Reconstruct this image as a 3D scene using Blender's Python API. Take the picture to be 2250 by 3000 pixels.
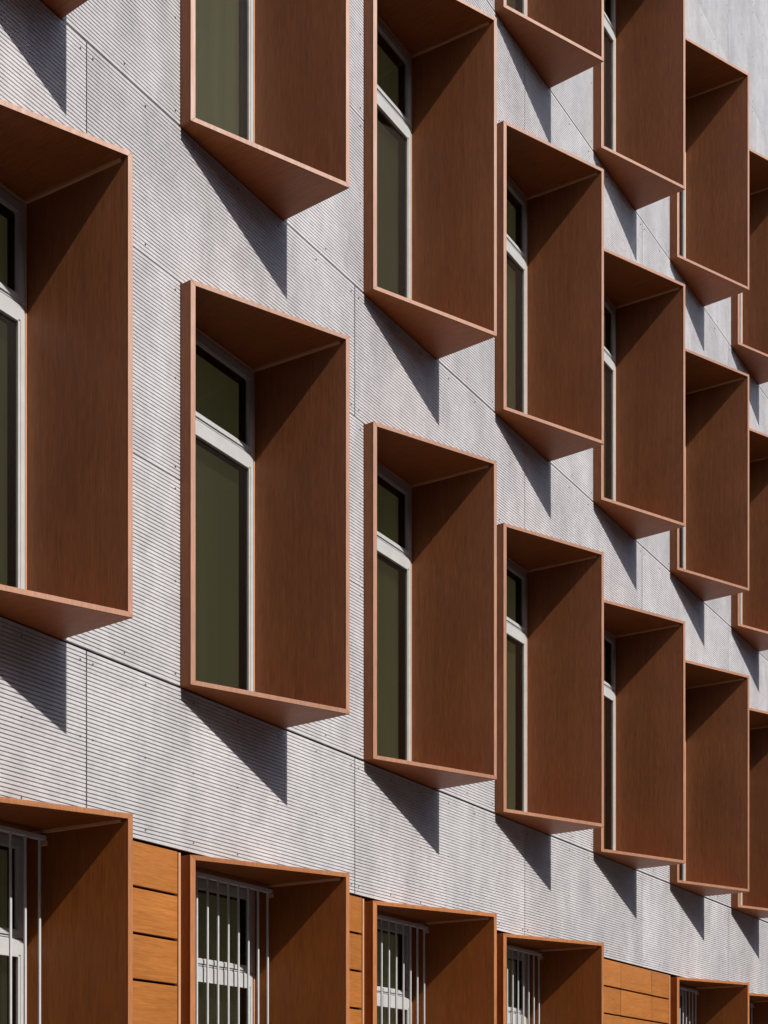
import bpy, bmesh, math, random
from mathutils import Vector
random.seed(7)
for o in list(bpy.data.objects): bpy.data.objects.remove(o)
S = bpy.context.scene
COL = S.collection

# ------------------------------------------------------------------ camera
EYE = 1.6
cd = bpy.data.cameras.new('camera'); cam = bpy.data.objects.new('camera', cd); COL.objects.link(cam)
cam.location = (0, -5.850, EYE)
cam.rotation_euler = (math.radians(90), 0, -math.radians(55.70))
cd.sensor_fit = 'VERTICAL'; cd.sensor_height = 36; cd.sensor_width = 27
cd.lens = 3862.3 / 3000 * 36
cd.shift_y = 1808.0 / 3000
cd.clip_start = 0.05; cd.clip_end = 3000
S.camera = cam
S.render.resolution_x, S.render.resolution_y = 768, 1024

# ------------------------------------------------------------------ sky and sun
SX, ST = 0.060, 0.95                      # sunlight travels (SX, 1, -ST): nearly square to the facade, about 43 degrees high
W_ = bpy.data.worlds.new('World'); S.world = W_; W_.use_nodes = True
nt = W_.node_tree; nt.nodes.clear()
sky = nt.nodes.new('ShaderNodeTexSky'); sky.sky_type = 'NISHITA'; sky.sun_disc = False
sky.sun_elevation = math.atan2(ST, math.hypot(SX, 1)); sky.sun_rotation = math.pi + SX
bg = nt.nodes.new('ShaderNodeBackground'); bg.inputs['Strength'].default_value = 0.15
wo = nt.nodes.new('ShaderNodeOutputWorld')
nt.links.new(sky.outputs[0], bg.inputs[0]); nt.links.new(bg.outputs[0], wo.inputs[0])
ld = bpy.data.lights.new('sun', 'SUN'); ld.energy = 5.0; ld.angle = math.radians(0.5); ld.color = (1.0, 0.965, 0.92)
sun = bpy.data.objects.new('sun', ld); COL.objects.link(sun)
sun.rotation_euler = Vector((SX, 1, -ST)).to_track_quat('-Z', 'Y').to_euler(); sun.location = (8, -20, 25)
S.view_settings.view_transform = 'Standard'; S.view_settings.look = 'None'
S.view_settings.exposure = 0.0; S.view_settings.gamma = 1.0; S.view_settings.use_curve_mapping = False

# ------------------------------------------------------------------ materials
def mat(name):
    m = bpy.data.materials.new(name); m.use_nodes = True
    t = m.node_tree; t.nodes.clear()
    out = t.nodes.new('ShaderNodeOutputMaterial'); b = t.nodes.new('ShaderNodeBsdfPrincipled')
    t.links.new(b.outputs[0], out.inputs[0])
    return m, t, b, out
def N(t, typ, **kw):
    n = t.nodes.new(typ)
    for k, v in kw.items():
        if k.startswith('i_'):
            k = k[2:]; k = int(k) if k.isdigit() else k
            n.inputs[k].default_value = v
        else: setattr(n, k, v)
    return n
def noise(t, vec, scale, detail=3, rough=.55):
    n = N(t, 'ShaderNodeTexNoise'); n.inputs['Scale'].default_value = scale
    n.inputs['Detail'].default_value = detail; n.inputs['Roughness'].default_value = rough
    t.links.new(vec, n.inputs['Vector']); return n.outputs['Fac']
def coords(t, scale=(1, 1, 1), world=False, jitter=True):
    """object space (or world position), shifted by the object's random number so that copies differ"""
    if world: src = N(t, 'ShaderNodeNewGeometry').outputs['Position']
    else: src = N(t, 'ShaderNodeTexCoord').outputs['Object']
    if jitter:
        oi = N(t, 'ShaderNodeObjectInfo'); ml = N(t, 'ShaderNodeMath', operation='MULTIPLY'); ml.inputs[1].default_value = 37.0
        t.links.new(oi.outputs['Random'], ml.inputs[0])
        ad = N(t, 'ShaderNodeVectorMath', operation='ADD'); t.links.new(src, ad.inputs[0]); t.links.new(ml.outputs[0], ad.inputs[1]); src = ad.outputs[0]
    mp = N(t, 'ShaderNodeMapping'); mp.inputs['Scale'].default_value = scale
    t.links.new(src, mp.inputs['Vector']); return mp.outputs[0]
def ramp(t, fac, lo, hi, p0=.3, p1=.7):
    r = N(t, 'ShaderNodeMapRange'); r.inputs[1].default_value = p0; r.inputs[2].default_value = p1
    r.inputs[3].default_value = lo; r.inputs[4].default_value = hi
    t.links.new(fac, r.inputs[0]); return r.outputs[0]
def mul(t, a, b):
    m = N(t, 'ShaderNodeMath', operation='MULTIPLY')
    for i, x in enumerate((a, b)):
        if isinstance(x, (int, float)): m.inputs[i].default_value = x
        else: t.links.new(x, m.inputs[i])
    return m.outputs[0]
def tint(t, col, fac):
    v = N(t, 'ShaderNodeVectorMath', operation='SCALE'); v.inputs[0].default_value = col
    t.links.new(fac, v.inputs['Scale']); return v.outputs[0]
def bump(t, b, h, strength, dist):
    n = N(t, 'ShaderNodeBump'); n.inputs['Strength'].default_value = strength; n.inputs['Distance'].default_value = dist
    t.links.new(h, n.inputs['Height']); t.links.new(n.outputs[0], b.inputs['Normal'])

def plain(name, col, rough=.5, metal=0, spec=.5):
    m, t, b, o = mat(name)
    c = coords(t); f = ramp(t, noise(t, c, 9, 4), .93, 1.07)
    t.links.new(tint(t, col, f), b.inputs['Base Color'])
    b.inputs['Roughness'].default_value = rough; b.inputs['Metallic'].default_value = metal
    b.inputs['Specular IOR Level'].default_value = spec
    return m
def laminate(name, col, axis, rough=.52, spec=.34, contrast=1.0):
    """wood-print laminate with fine grain along one axis"""
    m, t, b, o = mat(name)
    sc = [1, 1, 1]; sc = [{0: .06, 1: 1}[0 if i == axis else 1] for i in range(3)]
    c = coords(t, sc)
    g1 = noise(t, c, 34, 3); g2 = noise(t, c, 150, 2); c2 = coords(t, (1, 1, 1)); g3 = noise(t, c2, 1.3, 3)
    k = contrast
    f = mul(t, mul(t, ramp(t, g1, 1 - .10 * k, 1 + .10 * k), ramp(t, g2, 1 - .20 * k, 1 + .20 * k)), ramp(t, g3, 1 - .10 * k, 1 + .10 * k))
    oi = N(t, 'ShaderNodeObjectInfo'); f = mul(t, f, ramp(t, oi.outputs['Random'], .92, 1.08, 0, 1))
    t.links.new(tint(t, col, f), b.inputs['Base Color'])
    t.links.new(ramp(t, g1, rough - .06, rough + .06), b.inputs['Roughness'])
    b.inputs['Specular IOR Level'].default_value = spec
    bump(t, b, g2, .12, .002)
    return m
def cladding_mat():
    m, t, b, o = mat('grey_ribbed_fibre_cement')
    c = coords(t); cs = coords(t, (1, 1, .35))
    blot = noise(t, cs, 3.2, 5, .6); blot2 = noise(t, c, 11, 4, .6); spk = noise(t, c, 160, 2, .6)
    c3 = coords(t, (.25, 1, 1)); dash = noise(t, c3, 90, 2, .5)
    oi = N(t, 'ShaderNodeObjectInfo')
    f = mul(t, mul(t, ramp(t, blot, .80, 1.12), ramp(t, blot2, .92, 1.06)), mul(t, ramp(t, spk, .95, 1.05), ramp(t, oi.outputs['Random'], .95, 1.04, 0, 1)))
    f = mul(t, f, ramp(t, dash, .93, 1.03, .36, .5))
    t.links.new(tint(t, (.545, .526, .528), f), b.inputs['Base Color'])
    b.inputs['Roughness'].default_value = .6; b.inputs['Specular IOR Level'].default_value = .5
    return m
def glass_mat():
    m, t, b, o = mat('window_glass'); t.nodes.remove(b)
    tr = N(t, 'ShaderNodeBsdfTransparent'); tr.inputs[0].default_value = (.84, .825, .75, 1)
    gl = N(t, 'ShaderNodeBsdfGlossy'); gl.inputs['Roughness'].default_value = .015
    lw = N(t, 'ShaderNodeLayerWeight'); lw.inputs[0].default_value = .5
    pw = N(t, 'ShaderNodeMath', operation='POWER'); pw.inputs[1].default_value = 4.5; t.links.new(lw.outputs['Facing'], pw.inputs[0])
    fr = N(t, 'ShaderNodeMath', operation='MULTIPLY_ADD'); fr.inputs[1].default_value = .9; fr.inputs[2].default_value = .05; t.links.new(pw.outputs[0], fr.inputs[0])
    mx = N(t, 'ShaderNodeMixShader')
    t.links.new(fr.outputs[0], mx.inputs[0]); t.links.new(tr.outputs[0], mx.inputs[1]); t.links.new(gl.outputs[0], mx.inputs[2])
    t.links.new(mx.outputs[0], o.inputs[0]); return m

def blind_mat():
    m, t, b, o = mat('olive_blind_cloth'); t.nodes.remove(b)
    c = coords(t, (1, 1, .02)); pl = noise(t, c, 14, 2); wv = noise(t, coords(t), 220, 1)
    oi = N(t, 'ShaderNodeObjectInfo')
    f = mul(t, mul(t, ramp(t, pl, .94, 1.06), ramp(t, wv, .92, 1.08)), ramp(t, oi.outputs['Random'], .82, 1.15, 0, 1))
    d = N(t, 'ShaderNodeBsdfDiffuse'); r = N(t, 'ShaderNodeBsdfTranslucent'); ad = N(t, 'ShaderNodeAddShader')
    t.links.new(tint(t, (.021, .021, .017), f), d.inputs[0]); t.links.new(tint(t, (.60, .555, .38), f), r.inputs[0])
    t.links.new(d.outputs[0], ad.inputs[0]); t.links.new(r.outputs[0], ad.inputs[1]); t.links.new(ad.outputs[0], o.inputs[0])
    return m
M_CLAD = cladding_mat()
CU = (.240, .079, .026); OR = (.245, .065, .007)
M_CUV = laminate('copper_brown_laminate_upright', CU, 2)
M_CUH = laminate('copper_brown_laminate_crosswise_lit', (.285, .089, .023), 1)  # same laminate, base raised on head and sill to paint in warm bounce light
M_ORV = laminate('orange_brown_laminate_upright', OR, 2)
M_ORH = laminate('orange_brown_laminate_crosswise', OR, 1)
M_PLANK = laminate('orange_wood_plank', (.365, .130, .027), 0, contrast=.9)
M_BEAD = plain('copper_trim', (.60, .32, .17), .4)
M_RIM = laminate('pale_copper_edging', (.395, .180, .098), 2, rough=.52, spec=.42, contrast=.8)
M_RIMO = laminate('orange_edging', (.41, .150, .048), 2, rough=.52, spec=.42, contrast=.8)
M_FRAME = plain('light_grey_window_paint', (.50, .50, .49), .4)
M_STEEL = plain('light_grey_steel_paint', (.56, .56, .56), .35)
M_GLASS = glass_mat()
M_BLIND = blind_mat()
M_DARK = plain('dark_reveal', (.012, .011, .010), .9, spec=.1)
M_CORE = plain('dark_membrane', (.022, .018, .015), .9, spec=.1)
M_SCREW = plain('dark_screw_metal', (.08, .075, .07), .5)
M_CONC = plain('grey_concrete', (.26, .25, .235), .85)
M_ASPH = plain('asphalt', (.055, .055, .057), .9)
M_BRICK = plain('dark_brick', (.10, .06, .045), .9)
M_ROOM = plain('off_white_room_paint', (.72, .71, .66), .8)
M_REND = plain('grey_render', (.45, .44, .43), .85)

# ------------------------------------------------------------------ mesh helpers
def mesh(name, bm, m):
    bmesh.ops.recalc_face_normals(bm, faces=bm.faces)
    me = bpy.data.meshes.new(name); bm.to_mesh(me); bm.free(); me.materials.append(m); return me
def bev(bm, w=.003, seg=1):
    bmesh.ops.bevel(bm, geom=list(bm.edges), offset=w, segments=seg, affect='EDGES', clamp_overlap=True)
def hexa(bm, lo, hi):
    """closed solid from two quads of matching corners"""
    v = [bm.verts.new(p) for p in lo] + [bm.verts.new(p) for p in hi]
    bm.faces.new(v[0:4]); bm.faces.new(v[4:8][::-1])
    for i in range(4):
        j = (i + 1) % 4; bm.faces.new((v[i], v[i + 4], v[j + 4], v[j]))
def box(bm, x0, x1, y0, y1, z0, z1):
    hexa(bm, [(x0, y0, z0), (x1, y0, z0), (x1, y1, z0), (x0, y1, z0)], [(x0, y0, z1), (x1, y0, z1), (x1, y1, z1), (x0, y1, z1)])
def ring(bm, o, i, y0, y1):
    """rectangular frame in x,z: o and i are (x0,z0,x1,z1)"""
    def c(r, y): return [(r[0], y, r[1]), (r[2], y, r[1]), (r[2], y, r[3]), (r[0], y, r[3])]
    V = [[bm.verts.new(p) for p in c(r, y)] for r, y in ((o, y0), (i, y0), (i, y1), (o, y1))]
    for a in range(4):
        A, B = V[a], V[(a + 1) % 4]
        for k in range(4):
            l = (k + 1) % 4; bm.faces.new((A[k], A[l], B[l], B[k]))
def obj(name, me, parent=None, loc=(0, 0, 0)):
    o = bpy.data.objects.new(name, me); COL.objects.link(o); o.location = loc
    if parent: o.parent = parent
    return o
def empty(name, loc=(0, 0, 0), parent=None):
    o = bpy.data.objects.new(name, None); COL.objects.link(o); o.location = loc; o.empty_display_size = .2
    if parent: o.parent = parent
    return o
def boxmesh(name, dims, m, bevel=0):
    bm = bmesh.new(); box(bm, *dims)
    if bevel: bev(bm, bevel)
    return mesh(name, bm, m)

# ------------------------------------------------------------------ layout (metres; facade plane y = 0, street towards -y)
P = 2.0438; X0 = 6.2572 - 2 * P
def X(c): return X0 + c * P - (.013 if c < 2 else 0)
BW, BH = 1.0627, 2.5872                    # window box: width on the wall, height
D1, D2 = .0855, .5697                      # projection of its shallow and its deep side
H = 3.6
ZB = [3.352 - BH] + [EYE + 2.8386 + k * H for k in range(3)]     # undersides of the boxes, storey by storey
COLS = range(0, 9)
def has_box(fl, c): return not (fl == 0 and c == 5)
XL, XR, ZTOP = X(0) - 1.6, X(8) + BW + 1.4, 18.3
Z_CLAD0 = EYE + 1.795                      # lower edge of the ribbed panels
Z_PLANK = EYE + 1.776                      # upper edge of the planks

# ------------------------------------------------------------------ ground
def structure(o): o['kind'] = 'structure'; return o
structure(obj('ground', boxmesh('ground', (-900, 900, -900, 900, -.6, -.16), M_ASPH)))
structure(obj('road', boxmesh('road', (-300, 300, -14, -4.2, -.158, -.12), M_ASPH)))
structure(obj('pavement', boxmesh('pavement', (-300, 300, -4.05, .5, -.158, 0), M_CONC)))
structure(obj('kerb', boxmesh('kerb', (-300, 300, -4.2, -4.052, -.158, .004), M_REND, .01)))

# ------------------------------------------------------------------ unseen buildings added across the street to block sky light and deepen shade
OY = -17.0
bm = bmesh.new(); ring(bm, (-.65, 0, .65, 1.9), (-.55, .1, .55, 1.8), .002, .07); wf = mesh('window', bm, M_FRAME)
wp = boxmesh('pane', (-.55, .55, .004, .03, .1, 1.8), M_DARK)
def shade_building(name, label, x0, x1, h):
    ob = empty(name, ((x0 + x1) / 2, OY, -.15)); hw = (x1 - x0) / 2
    ob['label'] = label; ob['category'] = 'building'
    obj('wall', boxmesh('wall', (-hw, hw, -15, 0, 0, h), M_BRICK), ob)
    obj('cornice', boxmesh('cornice', (-hw - .2, hw + .2, -.4, .35, h + .002, h + .4), M_BRICK, .03), ob)
    for fl in range(int((h - 1) / 3.5)):
        for i in range(int(-hw / 3.2) + 1, int(hw / 3.2)):
            w = obj('window', wf, ob, (i * 3.2, 0, 1.2 + 3.5 * fl)); obj('pane', wp, w)
shade_building('shade_brick_building', 'unseen plain low dark brick building added across the street to block sky light', 1.0, 70, 13.2)
shade_building('shade_brick_tower', 'unseen plain tall dark brick tower block added across the street to block sky light', -48, -1.5, 36)

# ------------------------------------------------------------------ building
B = empty('building', (X(4), 0, 0))
B['label'] = 'grey ribbed-panel building with rows of copper-brown projecting window boxes'
B['category'] = 'building'
BX = B.location.x
def bobj(name, me, loc): return obj(name, me, B, (loc[0] - BX, loc[1], loc[2]))

# body and inner wall, pierced by the window openings
RD = 5.2                                    # depth of the added unseen rooms, left open behind so daylight backlights the blinds
SL = [0.0] + [z - .62 for z in ZB[1:]] + [ZB[3] + H - .62, ZTOP - .3]
for i, z in enumerate(SL): bobj('roof' if i == len(SL) - 1 else 'floor_slab', boxmesh('floor_slab', (XL + .3, XR - .3, .42, RD, z, z + .28), M_ROOM), (0, 0, 0))
for x in (XL + .01, XR - .29): bobj('end_wall', boxmesh('end_wall', (x, x + .28, .42, RD, 0, ZTOP - .02), M_ROOM), (0, 0, 0))
bm = bmesh.new()
def core(x0, x1, z0, z1): box(bm, x0, x1, .036, .415, z0, z1)
zs = 0
E_ = .006
for fl in range(4):
    z0, z1 = ZB[fl] - E_, ZB[fl] + BH + E_
    core(XL, XR, zs, z0 - .0005)
    xs = XL
    for c in COLS:
        if has_box(fl, c): core(xs, X(c) - E_, z0, z1); xs = X(c) + BW + E_
    core(xs, XR, z0, z1)
    zs = z1 + .0005
core(XL, XR, zs, ZTOP)
bobj('inner_wall', mesh('inner_wall', bm, M_CORE), (0, 0, 0))
bobj('plinth', boxmesh('plinth', (XL, XR, -.01, .034, 0, .42), M_CONC, .006), (0, 0, 0))
bobj('parapet_cap', boxmesh('parapet_cap', (XL - .05, XR + .05, -.05, .6, ZTOP + .002, ZTOP + .06), M_FRAME, .004), (0, 0, 0))

# ribbed cladding panels ------------------------------------------------
GP, GW, GD, CT = .02447, .0058, .011, .018
_cl = {}
def clad_mesh(w, h):
    key = (round(w, 3), round(h, 3))
    if key in _cl: return _cl[key]
    prof = []                                           # (y, z) from the foot up
    n = max(1, int(round(h / GP))); gp = h / n
    for i in range(n):
        z = i * gp
        a, b = (z + GW / 2 if i else z), (z + gp - GW / 2 if i < n - 1 else h)
        if i: prof += [(GD, a - .0003), (.0012, a)]
        prof += [(0, a + .0018), (0, b - .0018)]
        if i < n - 1: prof += [(.0012, b), (GD, b + .0003)]
    bm = bmesh.new()
    L = [bm.verts.new((0, y, z)) for y, z in prof]; R = [bm.verts.new((w, y, z)) for y, z in prof]
    Lb = [bm.verts.new((0, CT, z)) for y, z in prof]; Rb = [bm.verts.new((w, CT, z)) for y, z in prof]
    for i in range(len(prof) - 1):
        bm.faces.new((L[i], R[i], R[i + 1], L[i + 1])); bm.faces.new((Lb[i], L[i], L[i + 1], Lb[i + 1]))
        bm.faces.new((R[i], Rb[i], Rb[i + 1], R[i + 1]))
    bm.faces.new((L[0], Lb[0], Rb[0], R[0])); bm.faces.new((L[-1], R[-1], Rb[-1], Lb[-1]))
    _cl[key] = mesh('cladding_panel', bm, M_CLAD); return _cl[key]
_sc = {}
def screw_mesh(w, h):
    key = (round(w, 3), round(h, 3))
    if key in _sc: return _sc[key]
    bm = bmesh.new()
    xs_ = [.045 + i * (w - .09) / max(1, round((w - .09) / .44)) for i in range(max(1, round((w - .09) / .44)) + 1)]
    nz = max(1, round((h - .13) / .6)); zs_ = [.065 + i * (h - .13) / nz for i in range(nz + 1)]
    for x in xs_:
        for z in zs_:
            r = .0056; v = [(x + r * math.cos(k * math.pi / 3), z + r * math.sin(k * math.pi / 3)) for k in range(6)]
            f = [bm.verts.new((a, -.0035, b)) for a, b in v]; g = [bm.verts.new((a, .004, b)) for a, b in v]
            bm.faces.new(f)
            for k in range(6): bm.faces.new((f[k], g[k], g[(k + 1) % 6], f[(k + 1) % 6]))
    _sc[key] = mesh('screws', bm, M_SCREW); return _sc[key]
def panel(x0, x1, z0, z1):
    if x1 - x0 < .05: return
    dx, dz = random.uniform(-.0006, .0006), random.uniform(-.0012, .0012)
    o = bobj('cladding_panel', clad_mesh(x1 - x0, z1 - z0), (x0 + dx, random.uniform(0, .0012), z0 + dz))
    s = obj('screws', screw_mesh(x1 - x0, z1 - z0), o); s['kind'] = 'stuff'
VJ = [5.453 + 2.728 * k for k in range(-2, 7)]
VJ = [x for x in VJ if XL + .2 < x < XR - .2]
def band(z0, z1):
    xs = [XL] + VJ + [XR]
    for a, b in zip(xs, xs[1:]): panel(a + .0045, b - .0045, z0, z1)
band(Z_CLAD0, ZB[1] - .008)
for fl in (1, 2, 3):
    xs = [XL] + [x for c in COLS for x in (X(c), X(c) + BW)] + [XR]
    for a, b in zip(xs[::2], xs[1::2]):
        panel(a + .004, b - .004, ZB[fl] + .008, ZB[fl] + 1.322)
        panel(a + .004, b - .004, ZB[fl] + 1.331, ZB[fl] + BH + .006)
    z1 = ZB[fl] + H - .008 if fl < 3 else ZB[fl] + H - .004
    band(ZB[fl] + BH + .015, z1)
band(ZB[3] + H + .004, ZB[3] + H + 1.32); band(ZB[3] + H + 1.33, ZTOP)

# orange planks of the ground storey --------------------------------------
PP, PH = .2875, .271
_pk = {}
def plank(x0, x1, k):
    w = x1 - x0; key = round(w, 3)
    if key not in _pk: _pk[key] = boxmesh('plank', (0, w, 0, .02, 0, PH), M_PLANK, .0022)
    bobj('plank', _pk[key], (x0, random.uniform(-.001, .0015), Z_PLANK - k * PP - PH))
gxs = [XL] + [x for c in COLS if has_box(0, c) for x in (X(c), X(c) + BW)] + [XR]
trim = boxmesh('corner_trim', (-.0225, -.002, -.006, .03, .43, Z_PLANK - .004), M_BEAD, .003)
for a, b in zip(gxs[::2], gxs[1::2]):
    cuts = [a + .004]
    if b - a > 2: cuts += [b - .528 - .8355 * i for i in (2, 1, 0)]
    cuts.append(b - .024 if b < XR else b)
    for k in range(10):
        for p, q in zip(cuts, cuts[1:]): plank(p + .004, q - .004, k)
    if b < XR: bobj('corner_trim', trim, (b, 0, 0))

# window boxes -------------------------------------------------------------
T, TR = .031, .026
WY = .19                                    # front of the window frame, behind the facade plane
XI = .962                                   # the deep side is hollow and thickens towards the window
def yf(x): return -(D1 + (D2 - D1) * x / BW)
OUT = [(0, .2), (BW, .2), (BW, yf(BW)), (0, yf(0))]
INN = [(T, .2), (XI, .2), (BW - TR, yf(BW - TR)), (T, yf(T))]
def box_meshes(mv, mh, mr, lx=0):
    r = {}
    OUT = [(0, .2), (BW, .2), (BW, yf(BW)), (lx, yf(0))]
    g = .0012
    bm = bmesh.new(); hexa(bm, [(x, y, BH - T) for x, y in INN], [(x, y, BH) for x, y in OUT]); bev(bm, .0022); r['head_panel'] = mesh('head_panel', bm, mh)
    bm = bmesh.new(); hexa(bm, [(x, y, 0) for x, y in OUT], [(x, y, T) for x, y in INN]); bev(bm, .0022); r['sill_panel'] = mesh('sill_panel', bm, mh)
    def side(i, j):
        bm = bmesh.new()
        o = [(OUT[i][0], OUT[i][1], g), (OUT[j][0], OUT[j][1], g), (OUT[j][0], OUT[j][1], BH - g), (OUT[i][0], OUT[i][1], BH - g)]
        n = [(INN[i][0], INN[i][1], T + g), (INN[j][0], INN[j][1], T + g), (INN[j][0], INN[j][1], BH - T - g), (INN[i][0], INN[i][1], BH - T - g)]
        hexa(bm, o, n); bev(bm, .0022); return bm
    r['shallow_side_panel'] = mesh('shallow_side_panel', side(3, 0), mv)
    r['deep_side_panel'] = mesh('deep_side_panel', side(1, 2), mv)
    # pale edging on the slanted front, mitred at the corners
    fo = [(OUT[3], .0005), (OUT[2], .0005), (OUT[2], BH - .0005), (OUT[3], BH - .0005)]
    fi = [(INN[3], T), (INN[2], T), (INN[2], BH - T), (INN[3], BH - T)]
    nx, ny = -(D2 - D1) / math.hypot(BW, D2 - D1), -BW / math.hypot(BW, D2 - D1)
    def pt(q, d): (x, y), z = q; return (x + nx * d, y + ny * d, z)
    for n, i, j in (('sill_rim', 0, 1), ('deep_side_rim', 1, 2), ('head_rim', 2, 3), ('shallow_side_rim', 3, 0)):
        bm = bmesh.new(); q = [fo[i], fo[j], fi[j], fi[i]]
        c = [sum(pt(a, 0)[k] for a in q) / 4 for k in range(3)]
        hexa(bm, [pt(a, .0004) for a in q], [pt(a, .0034) for a in q]); bev(bm, .001); r[n] = mesh(n, bm, mr)
    # beads in the corner of head and deep side, and round the window
    bm = bmesh.new()
    z1 = BH - T - .0005; b = .016
    hexa(bm, [(XI - b, .19, z1 - b), (XI - .0005, .19, z1 - b), (BW - TR - .0008, yf(BW - TR) + .04, z1 - b), (BW - TR - b, yf(BW - TR) + .04, z1 - b)],
             [(XI - b, .19, z1), (XI - .0005, .19, z1), (BW - TR - .0008, yf(BW - TR) + .04, z1), (BW - TR - b, yf(BW - TR) + .04, z1)])
    r['corner_bead'] = mesh('corner_bead', bm, M_BEAD)
    bm = bmesh.new(); box(bm, .952, XI + .002, WY - .006, WY + .05, T, BH - T - b - .001); bev(bm, .004); r['side_bead'] = mesh('side_bead', bm, M_BEAD)
    bm = bmesh.new(); box(bm, T, .951, WY - .012, WY + .03, BH - .054, BH - T - .0006); bev(bm, .004); r['head_bead'] = mesh('head_bead', bm, M_BEAD)
    return r
def window_meshes():
    r = {}
    Y = WY; XF = .951
    bm = bmesh.new(); ring(bm, (T + .001, T, XF, 1.934), (.095, .095, .902, 1.829), Y, Y + .02)
    box(bm, .10, .90, Y - .006, Y + .004, 1.8295, 1.842)
    ring(bm, (T + .008, T + .008, XF - .008, 1.926), (.082, .082, .916, 1.842), Y - .005, Y + .01)
    r['window_frame'] = mesh('window_frame', bm, M_FRAME)
    bm = bmesh.new(); ring(bm, (T + .001, 1.939, XF, 2.5325), (.105, 1.989, .892, 2.456), Y, Y + .02)
    ring(bm, (T + .02, 1.953, XF - .018, 2.516), (.098, 1.982, .899, 2.463), Y - .008, Y + .01)
    r['top_sash'] = mesh('top_sash', bm, M_FRAME)
    r['pane'] = boxmesh('pane', (.09, .907, Y + .0125, Y + .0175, .09, 1.834), M_GLASS)
    r['pane2'] = boxmesh('top_pane', (.10, .897, Y + .0125, Y + .0175, 1.984, 2.461), M_GLASS)
    bm = bmesh.new(); ring(bm, (T, T, .965, 2.54), (.10, .10, .9, 2.455), Y + .021, Y + .092)
    box(bm, .1005, .8995, Y + .021, Y + .092, 1.84, 1.98)
    r['reveal'] = mesh('inner_reveal', bm, M_DARK)  # near-black colour paints in the shade of the unlit reveal
    r['blind'] = boxmesh('blind', (T, .965, Y + .0925, Y + .096, T, 2.54), M_BLIND)
    return r
def grille_meshes():
    r = {}
    y = .047
    r['rail'] = boxmesh('grille_rail', (T, .985, y - .012, y + .026, 2.498, 2.526), M_STEEL, .003)
    r['bar'] = boxmesh('bar', (-.0068, .0068, y - .007, y + .007, .085, 2.4975), M_STEEL, .002)
    r['foot'] = boxmesh('grille_rail', (T, .985, y - .012, y + .026, .06, .0845), M_STEEL, .003)
    r['bracket'] = boxmesh('bracket', (.966, .9865, y - .022, y + .03, 2.468, 2.4972), M_BEAD, .003)
    return r
MU, MO, MW, MG = box_meshes(M_CUV, M_CUH, M_RIM), box_meshes(M_ORV, M_ORH, M_RIMO, -.004), window_meshes(), grille_meshes()
for fl in range(4):
    for c in COLS:
        if not has_box(fl, c): continue
        wb = empty('window_box', (X(c) - BX, 0, ZB[fl]), B)
        for k, me in (MO if fl == 0 else MU).items(): obj(k, me, wb)
        obj('window_frame', MW['window_frame'], wb); obj('top_sash', MW['top_sash'], wb)
        obj('pane', MW['pane'], wb); obj('pane', MW['pane2'], wb)
        obj('inner_reveal', MW['reveal'], wb); obj('blind', MW['blind'], wb)
        if fl == 0:
            wb['label'] = 'orange-brown window box with a grey steel bar grille'
            obj('grille_rail', MG['rail'], wb); obj('grille_rail', MG['foot'], wb); obj('bracket', MG['bracket'], wb)
            for i in range(9): obj('bar', MG['bar'], wb, (.1 + .1045 * i, 0, 0))
